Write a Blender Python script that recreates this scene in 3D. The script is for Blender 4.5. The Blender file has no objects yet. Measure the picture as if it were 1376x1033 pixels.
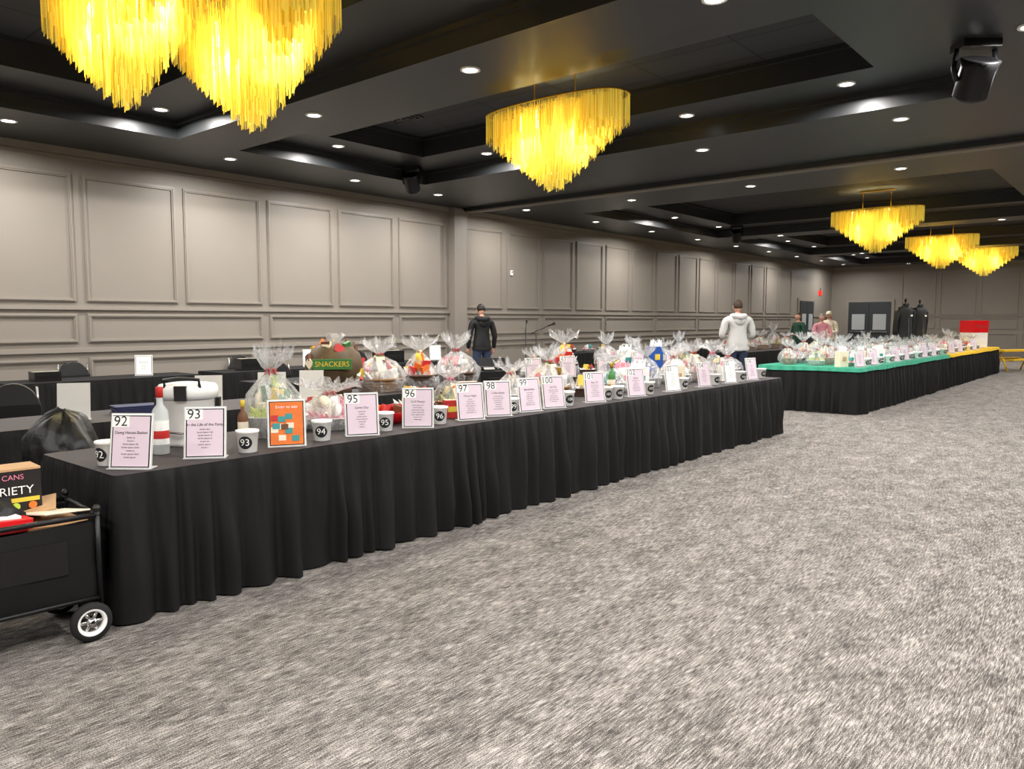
import bpy, math, random
from mathutils import Matrix, Vector, Euler, noise
random.seed(7)
S=bpy.context.scene
try:
    S.view_settings.view_transform='Standard'
except Exception: pass

# ------------------------------------------------------------------ materials
MATS={}
def new_mat(name):
    m=bpy.data.materials.new(name); m.use_nodes=True
    MATS[name]=m
    return m, m.node_tree, m.node_tree.nodes['Principled BSDF']
def srgb(r,g,b):
    f=lambda c:(c/255/12.92) if c/255<=.04045 else ((c/255+.055)/1.055)**2.4
    return (f(r),f(g),f(b),1)
def simple(name,rgb,rough=.6,metal=0,noise_amt=.12,nscale=12,bump=0,sheen=0,emit=0,trans=0,spec=None,alpha=None):
    m,nt,p=new_mat(name)
    c=srgb(*rgb)
    if noise_amt>0:
        tc=nt.nodes.new('ShaderNodeTexCoord'); n=nt.nodes.new('ShaderNodeTexNoise')
        n.inputs['Scale'].default_value=nscale; n.inputs['Detail'].default_value=3
        nt.links.new(tc.outputs['Object'],n.inputs['Vector'])
        mx=nt.nodes.new('ShaderNodeMix'); mx.data_type='RGBA'
        mx.inputs[6].default_value=tuple(x*(1-noise_amt) for x in c[:3])+(1,)
        mx.inputs[7].default_value=tuple(min(1,x*(1+noise_amt)) for x in c[:3])+(1,)
        nt.links.new(n.outputs['Fac'],mx.inputs[0]); nt.links.new(mx.outputs[2],p.inputs['Base Color'])
        if bump>0:
            b=nt.nodes.new('ShaderNodeBump'); b.inputs['Strength'].default_value=bump; b.inputs['Distance'].default_value=.01
            nt.links.new(n.outputs['Fac'],b.inputs['Height']); nt.links.new(b.outputs['Normal'],p.inputs['Normal'])
    else: p.inputs['Base Color'].default_value=c
    p.inputs['Roughness'].default_value=rough; p.inputs['Metallic'].default_value=metal
    if sheen: p.inputs['Sheen Weight'].default_value=sheen
    if emit: p.inputs['Emission Color'].default_value=c; p.inputs['Emission Strength'].default_value=emit
    if trans: p.inputs['Transmission Weight'].default_value=trans
    if spec is not None: p.inputs['Specular IOR Level'].default_value=spec
    if alpha is not None: p.inputs['Alpha'].default_value=alpha
    return m
simple('wall_paint',(137,130,121),.5,noise_amt=.03,nscale=3)
simple('trim_paint',(141,134,125),.4,noise_amt=.02)
simple('ceiling_paint',(40,42,44),.4,noise_amt=.06,nscale=2)
simple('black_cloth',(8,8,9),.7,noise_amt=.2,nscale=40,spec=.35)
simple('black_top_lit',(64,58,60),.75,noise_amt=.12,nscale=30)  # black cloth on table tops, greyed in its colour for glancing light
simple('green_cloth',(50,150,120),.8)
simple('yellow_cloth',(225,180,25),.8)
simple('white_plastic',(250,250,247),.35,noise_amt=.02)
simple('black_plastic',(18,18,19),.35,noise_amt=.1)
simple('bag_plastic',(8,8,9),.45,noise_amt=.3,nscale=14,bump=.9)
simple('metal_black',(18,18,20),.4,metal=.3,noise_amt=.05)
simple('chrome',(200,200,200),.2,metal=1,noise_amt=.03)
simple('gold',(212,170,60),.3,metal=.9,noise_amt=.05)
simple('paper_lilac',(226,208,220),.6,noise_amt=.03)
simple('paper_white',(252,252,248),.6,noise_amt=.02)
simple('paper_orange',(236,120,45),.6,noise_amt=.25,nscale=20)
simple('ink',(25,25,30),.6,noise_amt=0)
simple('acrylic_back',(215,215,213),.25,noise_amt=.05)
simple('wicker',(150,110,66),.7,noise_amt=.5,nscale=60,bump=.6)
simple('dark_wicker',(70,45,30),.7,noise_amt=.5,nscale=60,bump=.6)
simple('red',(200,45,42),.45); simple('bright_red',(225,20,28),.4)
simple('blue',(40,85,170),.45); simple('teal',(60,150,150),.5); simple('lime',(190,212,75),.5)
simple('green',(60,125,60),.5); simple('yellow',(238,205,70),.5); simple('pink',(232,140,165),.55)
simple('hot_pink',(220,75,115),.55); simple('orange',(238,120,45),.5); simple('brown',(110,70,44),.6)
simple('purple',(120,85,155),.5); simple('cream',(240,230,205),.6); simple('navy',(28,36,80),.5)
simple('silver_foil',(200,205,210),.25,metal=.8,noise_amt=.3,nscale=30,bump=.8)
simple('tissue_lime',(222,236,110),.8,bump=.3); simple('tissue_pink',(240,150,170),.8,bump=.3)
simple('tissue_white',(250,250,250),.8,bump=.3); simple('kraft',(200,160,115),.75)
simple('skin',(205,155,130),.55,noise_amt=.05); simple('hair_dark',(28,20,16),.6,noise_amt=.3,nscale=60)
simple('hair_brown',(62,44,32),.7,noise_amt=.3,nscale=60); simple('hair_grey',(150,140,130),.6,noise_amt=.3,nscale=60)
simple('hoodie_grey',(205,203,200),.9,noise_amt=.06,nscale=20,bump=.3); simple('jacket_black',(14,14,16),.7,noise_amt=.15,bump=.3)
simple('jeans',(42,54,78),.85,noise_amt=.2,nscale=50); simple('jacket_green',(30,70,52),.75,bump=.3)
simple('shirt_pink',(225,150,160),.8); simple('shoe',(30,28,28),.6); simple('pants_tan',(110,100,85),.85)
simple('tire',(25,25,25),.8); simple('door_paint',(48,52,55),.45); simple('exit_red',(230,30,25),.5,emit=1.5,noise_amt=0)
simple('carton_dark',(28,22,24),.5,noise_amt=.1)
simple('ball_brown',(88,70,45),.55,noise_amt=.5,nscale=9)
simple('paper_grey',(150,148,148),.6)
simple('baseboard_paint',(125,119,112),.45,noise_amt=.02)
m,nt,p=new_mat('lamp_lens'); p.inputs['Emission Color'].default_value=(1,.95,.88,1); p.inputs['Emission Strength'].default_value=14
m,nt,p=new_mat('bulb'); p.inputs['Emission Color'].default_value=(1,.88,.5,1); p.inputs['Emission Strength'].default_value=18
m,nt,p=new_mat('glass'); p.inputs['Base Color'].default_value=(.9,.95,.95,1); p.inputs['Roughness'].default_value=.05; p.inputs['Alpha'].default_value=.45
# cellophane
m,nt,p=new_mat('cellophane')
nt.nodes.remove(p); out=nt.nodes['Material Output']
tr=nt.nodes.new('ShaderNodeBsdfTransparent'); gl=nt.nodes.new('ShaderNodeBsdfGlossy'); gl.inputs['Roughness'].default_value=.17
df=nt.nodes.new('ShaderNodeBsdfDiffuse'); df.inputs['Color'].default_value=(.92,.94,.96,1)
tc=nt.nodes.new('ShaderNodeTexCoord'); nz=nt.nodes.new('ShaderNodeTexNoise'); nz.inputs['Scale'].default_value=26; nz.inputs['Detail'].default_value=4; nz.inputs['Distortion'].default_value=1.5
bp=nt.nodes.new('ShaderNodeBump'); bp.inputs['Strength'].default_value=1; bp.inputs['Distance'].default_value=.03
nt.links.new(tc.outputs['Object'],nz.inputs['Vector']); nt.links.new(nz.outputs['Fac'],bp.inputs['Height']); nt.links.new(bp.outputs['Normal'],gl.inputs['Normal'])
m1=nt.nodes.new('ShaderNodeMixShader'); m1.inputs[0].default_value=.4
nt.links.new(gl.outputs[0],m1.inputs[1]); nt.links.new(df.outputs[0],m1.inputs[2])
lw=nt.nodes.new('ShaderNodeLayerWeight'); lw.inputs['Blend'].default_value=.42
mr=nt.nodes.new('ShaderNodeMapRange'); mr.inputs[3].default_value=.1; mr.inputs[4].default_value=.95
nt.links.new(bp.outputs['Normal'],lw.inputs['Normal']); nt.links.new(lw.outputs['Facing'],mr.inputs[0])
m2=nt.nodes.new('ShaderNodeMixShader'); nt.links.new(mr.outputs[0],m2.inputs[0]); nt.links.new(tr.outputs[0],m2.inputs[1]); nt.links.new(m1.outputs[0],m2.inputs[2])
nt.links.new(m2.outputs[0],out.inputs['Surface'])
# chandelier strands
m,nt,p=new_mat('strand'); nt.nodes.remove(p); out=nt.nodes['Material Output']
tc=nt.nodes.new('ShaderNodeTexCoord'); nz=nt.nodes.new('ShaderNodeTexNoise'); nz.inputs['Scale'].default_value=1
mp=nt.nodes.new('ShaderNodeMapping'); mp.inputs['Scale'].default_value=(55,55,1.0)
nt.links.new(tc.outputs['Object'],mp.inputs['Vector']); nt.links.new(mp.outputs[0],nz.inputs['Vector'])
cr=nt.nodes.new('ShaderNodeValToRGB'); cr.color_ramp.elements[0].position=.36; cr.color_ramp.elements[0].color=(.62,.44,.02,1); cr.color_ramp.elements[1].position=.62; cr.color_ramp.elements[1].color=(1,.88,.20,1)
nt.links.new(nz.outputs['Fac'],cr.inputs[0])
td=nt.nodes.new('ShaderNodeBsdfTranslucent'); dd=nt.nodes.new('ShaderNodeBsdfDiffuse')
nt.links.new(cr.outputs[0],td.inputs[0]); nt.links.new(cr.outputs[0],dd.inputs[0])
mx=nt.nodes.new('ShaderNodeMixShader'); mx.inputs[0].default_value=.6; nt.links.new(dd.outputs[0],mx.inputs[1]); nt.links.new(td.outputs[0],mx.inputs[2])
em=nt.nodes.new('ShaderNodeEmission'); em.inputs[1].default_value=.22; nt.links.new(cr.outputs[0],em.inputs[0])
ad=nt.nodes.new('ShaderNodeAddShader'); nt.links.new(mx.outputs[0],ad.inputs[0]); nt.links.new(em.outputs[0],ad.inputs[1]); nt.links.new(ad.outputs[0],out.inputs['Surface'])
# ceiling tile
m,nt,p=new_mat('ceiling_tile')
tc=nt.nodes.new('ShaderNodeTexCoord'); br=nt.nodes.new('ShaderNodeTexBrick'); br.offset=0
br.inputs['Scale'].default_value=1; br.inputs['Brick Width'].default_value=1.22; br.inputs['Row Height'].default_value=.61; br.inputs['Mortar Size'].default_value=.014
br.inputs['Color1'].default_value=srgb(44,46,49); br.inputs['Color2'].default_value=srgb(50,52,55); br.inputs['Mortar'].default_value=srgb(16,16,17)
nt.links.new(tc.outputs['Object'],br.inputs['Vector']); nt.links.new(br.outputs['Color'],p.inputs['Base Color']); p.inputs['Roughness'].default_value=.7
# carpet
m,nt,p=new_mat('carpet')
tc=nt.nodes.new('ShaderNodeTexCoord')
def nmap(sc,det=3):
    mp=nt.nodes.new('ShaderNodeMapping'); mp.inputs['Scale'].default_value=sc
    nt.links.new(tc.outputs['Object'],mp.inputs['Vector'])
    n=nt.nodes.new('ShaderNodeTexNoise'); n.inputs['Scale'].default_value=1; n.inputs['Detail'].default_value=det; n.inputs['Roughness'].default_value=.6
    nt.links.new(mp.outputs[0],n.inputs['Vector']); return n
nA=nmap((170,14,1)); nB=nmap((20,5,1)); nC=nmap((5,2.2,1)); nD=nmap((320,180,1),1)
def math_(op,a,b):
    n=nt.nodes.new('ShaderNodeMath'); n.operation=op
    for i,x in enumerate((a,b)):
        if isinstance(x,(int,float)): n.inputs[i].default_value=x
        else: nt.links.new(x,n.inputs[i])
    return n.outputs[0]
s=math_('ADD',math_('MULTIPLY',nA.outputs['Fac'],1.1),math_('MULTIPLY',nB.outputs['Fac'],.36))
s=math_('ADD',s,math_('MULTIPLY',nC.outputs['Fac'],.28)); s=math_('ADD',s,math_('MULTIPLY',nD.outputs['Fac'],.9))
s=math_('DIVIDE',s,2.64)
cr=nt.nodes.new('ShaderNodeValToRGB'); e=cr.color_ramp.elements
e[0].position=.415; e[0].color=srgb(58,55,53); e[1].position=.59; e[1].color=srgb(180,174,168)
x=e.new(.5); x.color=srgb(108,103,99)
nt.links.new(s,cr.inputs[0]); nt.links.new(cr.outputs[0],p.inputs['Base Color']); p.inputs['Roughness'].default_value=.95; p.inputs['Specular IOR Level'].default_value=.1
b=nt.nodes.new('ShaderNodeBump'); b.inputs['Strength'].default_value=.4; b.inputs['Distance'].default_value=.006
nt.links.new(s,b.inputs['Height']); nt.links.new(b.outputs[0],p.inputs['Normal'])

# ------------------------------------------------------------------ mesh builder
class MB:
    def __init__(s): s.v=[];s.f=[];s.m=[];s.sm=[];s.slots=[]
    def slot(s,n):
        if n not in s.slots: s.slots.append(n)
        return s.slots.index(n)
    def add(s,vs,fs,mat,smooth=False,M=None):
        o=len(s.v); k=s.slot(mat)
        for v in vs:
            v=Vector(v)
            if M is not None: v=M@v
            s.v.append(v[:])
        for f in fs: s.f.append([i+o for i in f]); s.m.append(k); s.sm.append(smooth)
    def box(s,c,d,mat,rot=(0,0,0),M=None,taper=1):
        x,y,z=d[0]/2,d[1]/2,d[2]/2
        vs=[(sx*x*(taper if sz>0 else 1),sy*y*(taper if sz>0 else 1),sz*z) for sz in(-1,1) for sx,sy in((-1,-1),(1,-1),(1,1),(-1,1))]
        T=Matrix.Translation(c)@Euler(rot).to_matrix().to_4x4()
        if M is not None: T=M@T
        s.add(vs,[(3,2,1,0),(4,5,6,7),(0,1,5,4),(1,2,6,5),(2,3,7,6),(3,0,4,7)],mat,False,T)
    def lathe(s,prof,mat,n=20,c=(0,0,0),rot=(0,0,0),sc=(1,1),M=None,smooth=True,cap=True,jit=0):
        vs=[];fs=[]
        for r,z in prof:
            for i in range(n):
                a=2*math.pi*i/n; rr=r*(1+random.uniform(-jit,jit)) if jit else r
                vs.append((rr*math.cos(a)*sc[0],rr*math.sin(a)*sc[1],z+(random.uniform(-jit,jit)*r*.5 if jit else 0)))
        for j in range(len(prof)-1):
            for i in range(n):
                a=j*n+i;b=j*n+(i+1)%n
                fs.append((a,b,b+n,a+n))
        if cap:
            fs.append(list(range(n))[::-1]); fs.append([ (len(prof)-1)*n+i for i in range(n)])
        T=Matrix.Translation(c)@Euler(rot).to_matrix().to_4x4()
        if M is not None: T=M@T
        s.add(vs,fs,mat,smooth,T)
    def ell(s,c,r,mat,n=14,M=None,rot=(0,0,0),fn=None):
        vs=[];fs=[];k=n//2+1
        for j in range(k+1):
            t=math.pi*j/k
            for i in range(n):
                a=2*math.pi*i/n
                p=Vector((math.sin(t)*math.cos(a),math.sin(t)*math.sin(a),-math.cos(t)))
                if fn: p=fn(p)
                vs.append((p[0]*r[0],p[1]*r[1],p[2]*r[2]))
        for j in range(k):
            for i in range(n):
                a=j*n+i;b=j*n+(i+1)%n; fs.append((a,b,b+n,a+n))
        T=Matrix.Translation(c)@Euler(rot).to_matrix().to_4x4()
        if M is not None: T=M@T
        s.add(vs,fs,mat,True,T)
    def tube(s,path,rad,mat,n=8,M=None,flat=1):
        path=[Vector(p) for p in path]; vs=[];fs=[]
        if isinstance(rad,(int,float)): rad=[rad]*len(path)
        for j,p in enumerate(path):
            d=(path[min(j+1,len(path)-1)]-path[max(j-1,0)]).normalized()
            up=Vector((0,0,1)) if abs(d.z)<.9 else Vector((1,0,0))
            a=d.cross(up).normalized(); b=d.cross(a).normalized()
            for i in range(n):
                t=2*math.pi*i/n; vs.append(p+a*math.cos(t)*rad[j]+b*math.sin(t)*rad[j]*flat)
        for j in range(len(path)-1):
            for i in range(n):
                q=j*n+i;r=j*n+(i+1)%n; fs.append((q,r,r+n,q+n))
        fs.append(list(range(n))[::-1]); fs.append([(len(path)-1)*n+i for i in range(n)])
        s.add(vs,fs,mat,True,M)
    def mesh(s,name):
        me=bpy.data.meshes.new(name); me.from_pydata(s.v,[],s.f)
        for n in s.slots: me.materials.append(MATS[n])
        me.polygons.foreach_set('material_index',s.m); me.polygons.foreach_set('use_smooth',s.sm)
        me.update(); return me
    def obj(s,name,loc=(0,0,0),rz=0,bevel=0,parent=None):
        return put(s.mesh(name),name,loc,rz,bevel=bevel,parent=parent)
def put(me,name,loc=(0,0,0),rz=0,sc=1,bevel=0,parent=None):
    o=bpy.data.objects.new(name,me); S.collection.objects.link(o); o.location=loc; o.rotation_euler=(0,0,rz); o.scale=(sc,)*3
    if bevel:
        b=o.modifiers.new('bev','BEVEL'); b.width=bevel; b.segments=2; b.limit_method='ANGLE'; b.angle_limit=.8
    if parent: o.parent=parent
    return o
TC={}
def text_geo(t):
    if t in TC: return TC[t]
    cu=bpy.data.curves.new('t','FONT'); cu.body=t; cu.size=1; cu.align_x='CENTER'; cu.align_y='CENTER'
    o=bpy.data.objects.new('t',cu); S.collection.objects.link(o)
    dg=bpy.context.evaluated_depsgraph_get(); me=bpy.data.meshes.new_from_object(o.evaluated_get(dg))
    r=([v.co.copy() for v in me.vertices],[list(p.vertices) for p in me.polygons])
    bpy.data.objects.remove(o); bpy.data.meshes.remove(me); TC[t]=r; return r
def add_text(mb,t,size,M,mat='ink'):
    v,f=text_geo(t); mb.add([(p.x*size,p.y*size,0) for p in v],f,mat,False,M)
RX90=Matrix.Rotation(math.pi/2,4,'X')

# ------------------------------------------------------------------ room
WX=-12.0; YF=37.0; XR=8.0; YB=-4.0; ZC=3.95
mb=MB(); mb.box(((WX+XR)/2,(YF+YB)/2,-.05),(XR-WX+.4,YF-YB+.4,.1),'carpet'); mb.obj('floor')
mb=MB(); mb.box((WX-.1,(YF+YB)/2,2.35),(.2,YF-YB,4.7),'wall_paint'); mb.obj('wall_left')
mb=MB(); mb.box((XR+.1,(YF+YB)/2,2.35),(.2,YF-YB,4.7),'wall_paint'); mb.obj('wall_right')
mb=MB(); mb.box(((WX+XR)/2,YF+.1,2.35),(XR-WX+.4,.2,4.7),'wall_paint'); mb.obj('wall_far')
mb=MB(); mb.box(((WX+XR)/2,YB-.1,2.35),(XR-WX+.4,.2,4.7),'wall_paint'); mb.obj('wall_near')
def frameL(mb,y0,y1,z0,z1,w=.055):
    x=WX
    for dx,ww,ins in((.022,w,0),(.034,w*.35,w*.3)):
        a0,a1,b0,b1=y0+ins,y1-ins,z0+ins,z1-ins
        mb.box((x+dx/2,(a0+a1)/2,b1-ww/2),(dx,a1-a0-2*ww,ww),'trim_paint'); mb.box((x+dx/2,(a0+a1)/2,b0+ww/2),(dx,a1-a0-2*ww,ww),'trim_paint')
        mb.box((x+dx/2,a0+ww/2,(b0+b1)/2),(dx,ww,b1-b0),'trim_paint'); mb.box((x+dx/2,a1-ww/2,(b0+b1)/2),(dx,ww,b1-b0),'trim_paint')
mb=MB()
ys=[(3.06+1.495*k,3.06+1.495*k+1.36) for k in range(-4,6)]
ys2=[(12.5+1.4*k,12.5+1.4*k+1.24) for k in range(0,14)]
for a,b in ys+ys2: frameL(mb,a,b,1.79,3.6)
for yl in(ys,ys2):
    for k in range(1 if yl is ys else 0,len(yl),2):
        a,b=yl[k][0],yl[min(k+1,len(yl)-1)][1]; frameL(mb,a,b,1.2,1.62); frameL(mb,a,b,.28,.98)
for z,h,d in((1.70,.05,.04),(1.09,.06,.035),(3.9,.1,.05),(3.82,.04,.025)):
    mb.box((WX+d/2,(YB+YF)/2,z),(d,YF-YB,h),'trim_paint')
mb.obj('trim_1')
mb=MB(); mb.box((WX+.012,(YB+YF)/2,.09),(.025,YF-YB,.18),'baseboard_paint'); mb.obj('baseboard_left')
mb=MB(); mb.box(((WX+XR)/2,YF-.012,.09),(XR-WX,.025,.18),'baseboard_paint'); mb.obj('baseboard_far')
mb=MB(); mb.box((WX+.09,12.17,ZC/2),(.18,.38,ZC),'wall_paint'); mb.box((WX+.1,12.17,.1),(.22,.44,.2),'trim_paint'); mb.box((WX+.1,12.17,3.85),(.22,.44,.12),'trim_paint'); mb.obj('trim_2')
mb=MB()
def frameF(y,x0,x1,z0,z1,w=.055):
    mb.box(((x0+x1)/2,y-.015,z1),(x1-x0-w,.03,w),'trim_paint');mb.box(((x0+x1)/2,y-.015,z0),(x1-x0-w,.03,w),'trim_paint')
    mb.box((x0,y-.015,(z0+z1)/2),(w,.03,z1-z0+w),'trim_paint');mb.box((x1,y-.015,(z0+z1)/2),(w,.03,z1-z0+w),'trim_paint')
for k in range(11):
    x0=-9.0+1.5*k; frameF(YF,x0,x0+1.3,1.79,3.6); frameF(YF,x0,x0+1.3,1.2,1.62); frameF(YF,x0,x0+1.3,.28,.98)
mb.box(((XR-9.2)/2,YF-.02,1.7),(XR+9.2,.04,.05),'trim_paint'); mb.box(((XR+WX)/2,YF-.03,3.9),(XR-WX,.06,.1),'trim_paint')
mb.obj('trim_3')
def door(name,c,ax,w=1.8,h=2.3):
    mb=MB()
    R=Matrix.Translation(c)@Matrix.Rotation(ax,4,'Z')
    mb.box((0,.02,h/2),(w+.24,.06,h+.24),'trim_paint',M=R)
    for s in(-1,1):
        mb.box((s*w/4,-.03,h/2),(w/2-.02,.05,h),'door_paint',M=R)
        mb.box((s*w/4,-.06,h*.62),(w/2-.35,.02,.7),'glass',M=R)
        mb.box((s*w/4,-.09,1.02),(w/2-.2,.05,.06),'chrome',M=R)
    return mb.obj(name)
door('door_1',(-10.3,YF-.055,.0),0,1.8,2.35)
door('door_2',(WX+.055,33.6,0),math.pi/2,1.6,2.35)
mb=MB(); mb.box((0,0,0),(.03,.36,.2),'exit_red'); mb.box((0,0,.15),(.02,.02,.12),'metal_black'); mb.obj('exit_sign',(WX+.02,35.4,2.75))
mb=MB(); mb.box((0,0,0),(.03,.08,.12),'white_plastic'); mb.box((.018,0,.02),(.01,.05,.04),'paper_grey'); mb.obj('thermostat',(WX+.015,14.07,2.65),bevel=.004)

# ceiling with trays
mb=MB()
TX=[(-10.3,-1.6),(-.4,7.0)]
TY=[(-3,5.15),(6.05,9.7),(14.6,21.5),(22.4,29.2),(30.1,35.6)]
def zslab(x0,x1,y0,y1,z0,z1,mat='ceiling_paint'):
    mb.box(((x0+x1)/2,(y0+y1)/2,(z0+z1)/2),(x1-x0,y1-y0,z1-z0),mat)
zslab(WX-.1,TX[0][0],YB-.1,YF+.1,ZC,4.7); zslab(TX[0][1],TX[1][0],YB-.1,YF+.1,ZC,4.7); zslab(TX[1][1],XR+.1,YB-.1,YF+.1,ZC,4.7)
for x0,x1 in TX:
    yy=[YB-.1]
    for a,b in TY: yy+=[a,b]
    yy.append(YF+.1)
    for i in range(0,len(yy),2): zslab(x0,x1,yy[i],yy[i+1],ZC,4.7)
    for a,b in TY:
        w=.9
        zslab(x0,x0+w,a,b,4.17,4.7); zslab(x1-w,x1,a,b,4.17,4.7); zslab(x0+w,x1-w,a,a+w,4.17,4.7); zslab(x0+w,x1-w,b-w,b,4.17,4.7)
        zslab(x0+w,x1-w,a+w,b-w,4.47,4.7,'ceiling_tile')
        for (d,z0,z1) in((.06,4.12,4.17),):
            zslab(x0,x0+d,a,b,z0,z1);zslab(x1-d,x1,a,b,z0,z1);zslab(x0+d,x1-d,a,a+d,z0,z1);zslab(x0+d,x1-d,b-d,b,z0,z1)
        for (d,z0,z1) in((.06,4.42,4.47),):
            zslab(x0+w,x0+w+d,a+w,b-w,z0,z1);zslab(x1-w-d,x1-w,a+w,b-w,z0,z1);zslab(x0+w+d,x1-w-d,a+w,a+w+d,z0,z1);zslab(x0+w+d,x1-w-d,b-w-d,b-w,z0,z1)
zslab(WX,XR,12.25,12.5,ZC-.07,ZC)
mb.obj('ceiling')
mb=MB()
mb.box(((WX+XR)/2,12.33,ZC-.08),(XR-WX,.05,.03),'trim_paint'); mb.box(((WX+XR)/2,12.43,ZC-.08),(XR-WX,.05,.03),'trim_paint')
mb.obj('trim_4')
mb=MB(); mb.lathe([(.0,-.012),(.14,-.012),(.15,-.006),(.155,0)],'ceiling_paint',28,cap=False)
for r in(.04,.08,.12): mb.lathe([(r,-.014),(r+.012,-.016),(r+.024,-.014)],'metal_black',28,cap=False)
mb.obj('ceiling_speaker',(-3.35,7.5,4.468))
mb=MB()
for k in range(4):
    w=.58-.14*k; z=-.01-.008*k
    for s in(-1,1):
        mb.box((0,s*w/2,z),(w,.03,.012),'ceiling_paint'); mb.box((s*w/2,0,z),(.03,w-.03,.012),'ceiling_paint')
mb.obj('air_diffuser',(-8.7,7.6,4.468))

# downlights: (x,y,z,has_lamp)
pos=[]
for i,y in enumerate((-2.2,.4,3.34,6.26,8.6,10.6,13.3,16,18.7,21.4,24.1,26.8,29.5,32.2,35)): pos.append((-10.9,y,ZC,i<7 or i%2==0))
for x in(-7.85,-5.3,-2.75,1.2,4): pos.append((x,5.6,ZC,1))
for x in(-7.9,-5.2,-2.6,-1,2.5,5.2): pos.append((x,10.3,ZC,1))
pos+=[(-9.8,4.7,4.17,1),(-9.77,7.4,4.17,1),(-8.4,9.25,4.17,1),(-2.9,9.2,4.17,1),(-9.85,1.6,4.17,1),(-4.9,9.25,4.17,0)]
for x in(-8.4,-5.9,-3.4,-1,3.5): pos.append((x,13.6,ZC,1))
for i,x in enumerate((-8.6,-5.9,-3.2,-1,3)): pos+= [(x,21.95,ZC,i!=1),(x,29.65,ZC,i%2),(x,36.2,ZC,0)]
for a,b in TY[2:]:
    for k in range(3):
        y=a+.9+(b-a-1.8)*k/2
        pos+= [(-9.85,y,4.17,k==1),(-2.05,y,4.17,k==1)]
pos+=[(-6,33.2,4.44,1)]
for y in(-3,-1,1.3,3.4,7.8,16,19,25,32): pos.append((-1,y,ZC,1));  # extra unseen ones at the near end, added to brighten camera-facing sides
for y in(-1.5,1,3.5): pos.append((.1,y,4.17,1))  # out of view, added only to light the sides turned to the camera
for y in(-1,2.4,7.6): pos.append((7.5,y,ZC,0)); 
for x in(2.2,4.2): pos.append((x,4.7,4.17,1))  # also unseen, added to brighten what faces the camera
for x in(-8,-5.5,-3): pos.append((x,-2.6,4.17,1))
dl=MB(); dl.lathe([(.098,0),(.1,-.012),(.075,-.014),(.07,-.002)],'white_plastic',20,cap=False); dl.lathe([(.0,-.005),(.072,-.006)],'lamp_lens',20,cap=False)
dlm=dl.mesh('downlight')
root=bpy.data.objects.new('recessed_downlights',None); S.collection.objects.link(root)
ld=bpy.data.lights.new('downlight_lamp','AREA'); ld.shape='DISK'; ld.size=.13; ld.energy=66; ld.color=(1,.965,.925); ld.spread=math.radians(170)
for i,p in enumerate(pos):
    o=put(dlm,'downlight_%d'%i,p[:3],parent=root)
    if p[3]:
        l=bpy.data.objects.new('lamp_%d'%i,ld); S.collection.objects.link(l); l.location=(p[0],p[1],p[2]-.03); l.parent=root

# chandeliers
def chandelier_mesh():
    mb=MB(); rnd=random.Random(3); N=9; Lx,Ly=.98,.36
    for k in range(N):
        f=1-k/(N+.2); ax,ay=Lx*f,Ly*f**.8
        top=0-.012*k; 
        bot=-(.29+ .64*(k/(N-1)))
        per=math.pi*(3*(ax+ay)-math.sqrt((3*ax+ay)*(ax+3*ay)))
        n=max(16,int(per/.0125)); ph=rnd.uniform(0,1)
        for i in range(n):
            a=2*math.pi*i/n
            ca,sa=math.cos(a),math.sin(a)
            px=ax*math.copysign(abs(ca)**.8,ca); py=ay*math.copysign(abs(sa)**.7,sa)
            saw=((i/n*per/.11+ph)%1)
            b=bot-.05*saw+rnd.uniform(-.006,.006)
            t=Vector((-sa*ax,ca*ay,0)).normalized()
            nn=Vector((t.y,-t.x,0)); tw=rnd.uniform(-.6,.6); t=(t*math.cos(tw)+nn*math.sin(tw))*.0038
            vs=[];segs=2
            for s_ in range(segs+1):
                z=top+(b-top)*s_/segs; c=Vector((px,py,z))
                vs+= [c-t,c+t]
            mb.add(vs,[(2*q,2*q+1,2*q+3,2*q+2) for q in range(segs)],'strand')
        if k in(0,3,6):
            m=40; path=[]
            for i in range(m+1):
                a=2*math.pi*i/m; ca,sa=math.cos(a),math.sin(a)
                path.append((ax*math.copysign(abs(ca)**.8,ca),ay*math.copysign(abs(sa)**.7,sa),.005-.012*k))
            mb.tube(path,.01,'gold',6)
    for s in(-1,1):
        mb.tube([(s*.3,0,0),(s*.3,0,.42)],.008,'gold',6)
        mb.tube([(s*.95,0,.0),(s*.3,0,.0),(0,0,0)],.01,'gold',6)
        mb.tube([(s*.3,-.33,0),(s*.3,.33,0)],.01,'gold',6)
        for bx in(.35,.7):
            mb.lathe([(.012,0),(.012,-.1),(.03,-.13),(.035,-.17),(.02,-.2),(.0,-.21)],'bulb',10,c=(s*bx*.75,0,0),cap=False)
    mb.box((0,0,.425),(.75,.14,.03),'gold')
    return mb.mesh('chandelier')
chm=chandelier_mesh()
pl=bpy.data.lights.new('chandelier_lamp','POINT'); pl.energy=85; pl.color=(1,.86,.5); pl.shadow_soft_size=.06
for (x,y) in((-5.83,2.55),(-5.72,3.5),(-5.66,7.42),(-5.2,18.9),(-5.3,26),(-5.0,31.2)):
    e=bpy.data.objects.new('chandelier',None); S.collection.objects.link(e); e.location=(x,y,4.03)
    put(chm,'fringe_frame',(0,0,0),parent=e)
    for s in(-1,1):
        l=bpy.data.objects.new('glow',pl); S.collection.objects.link(l); l.parent=e; l.location=(s*.4,0,-.36)

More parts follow.
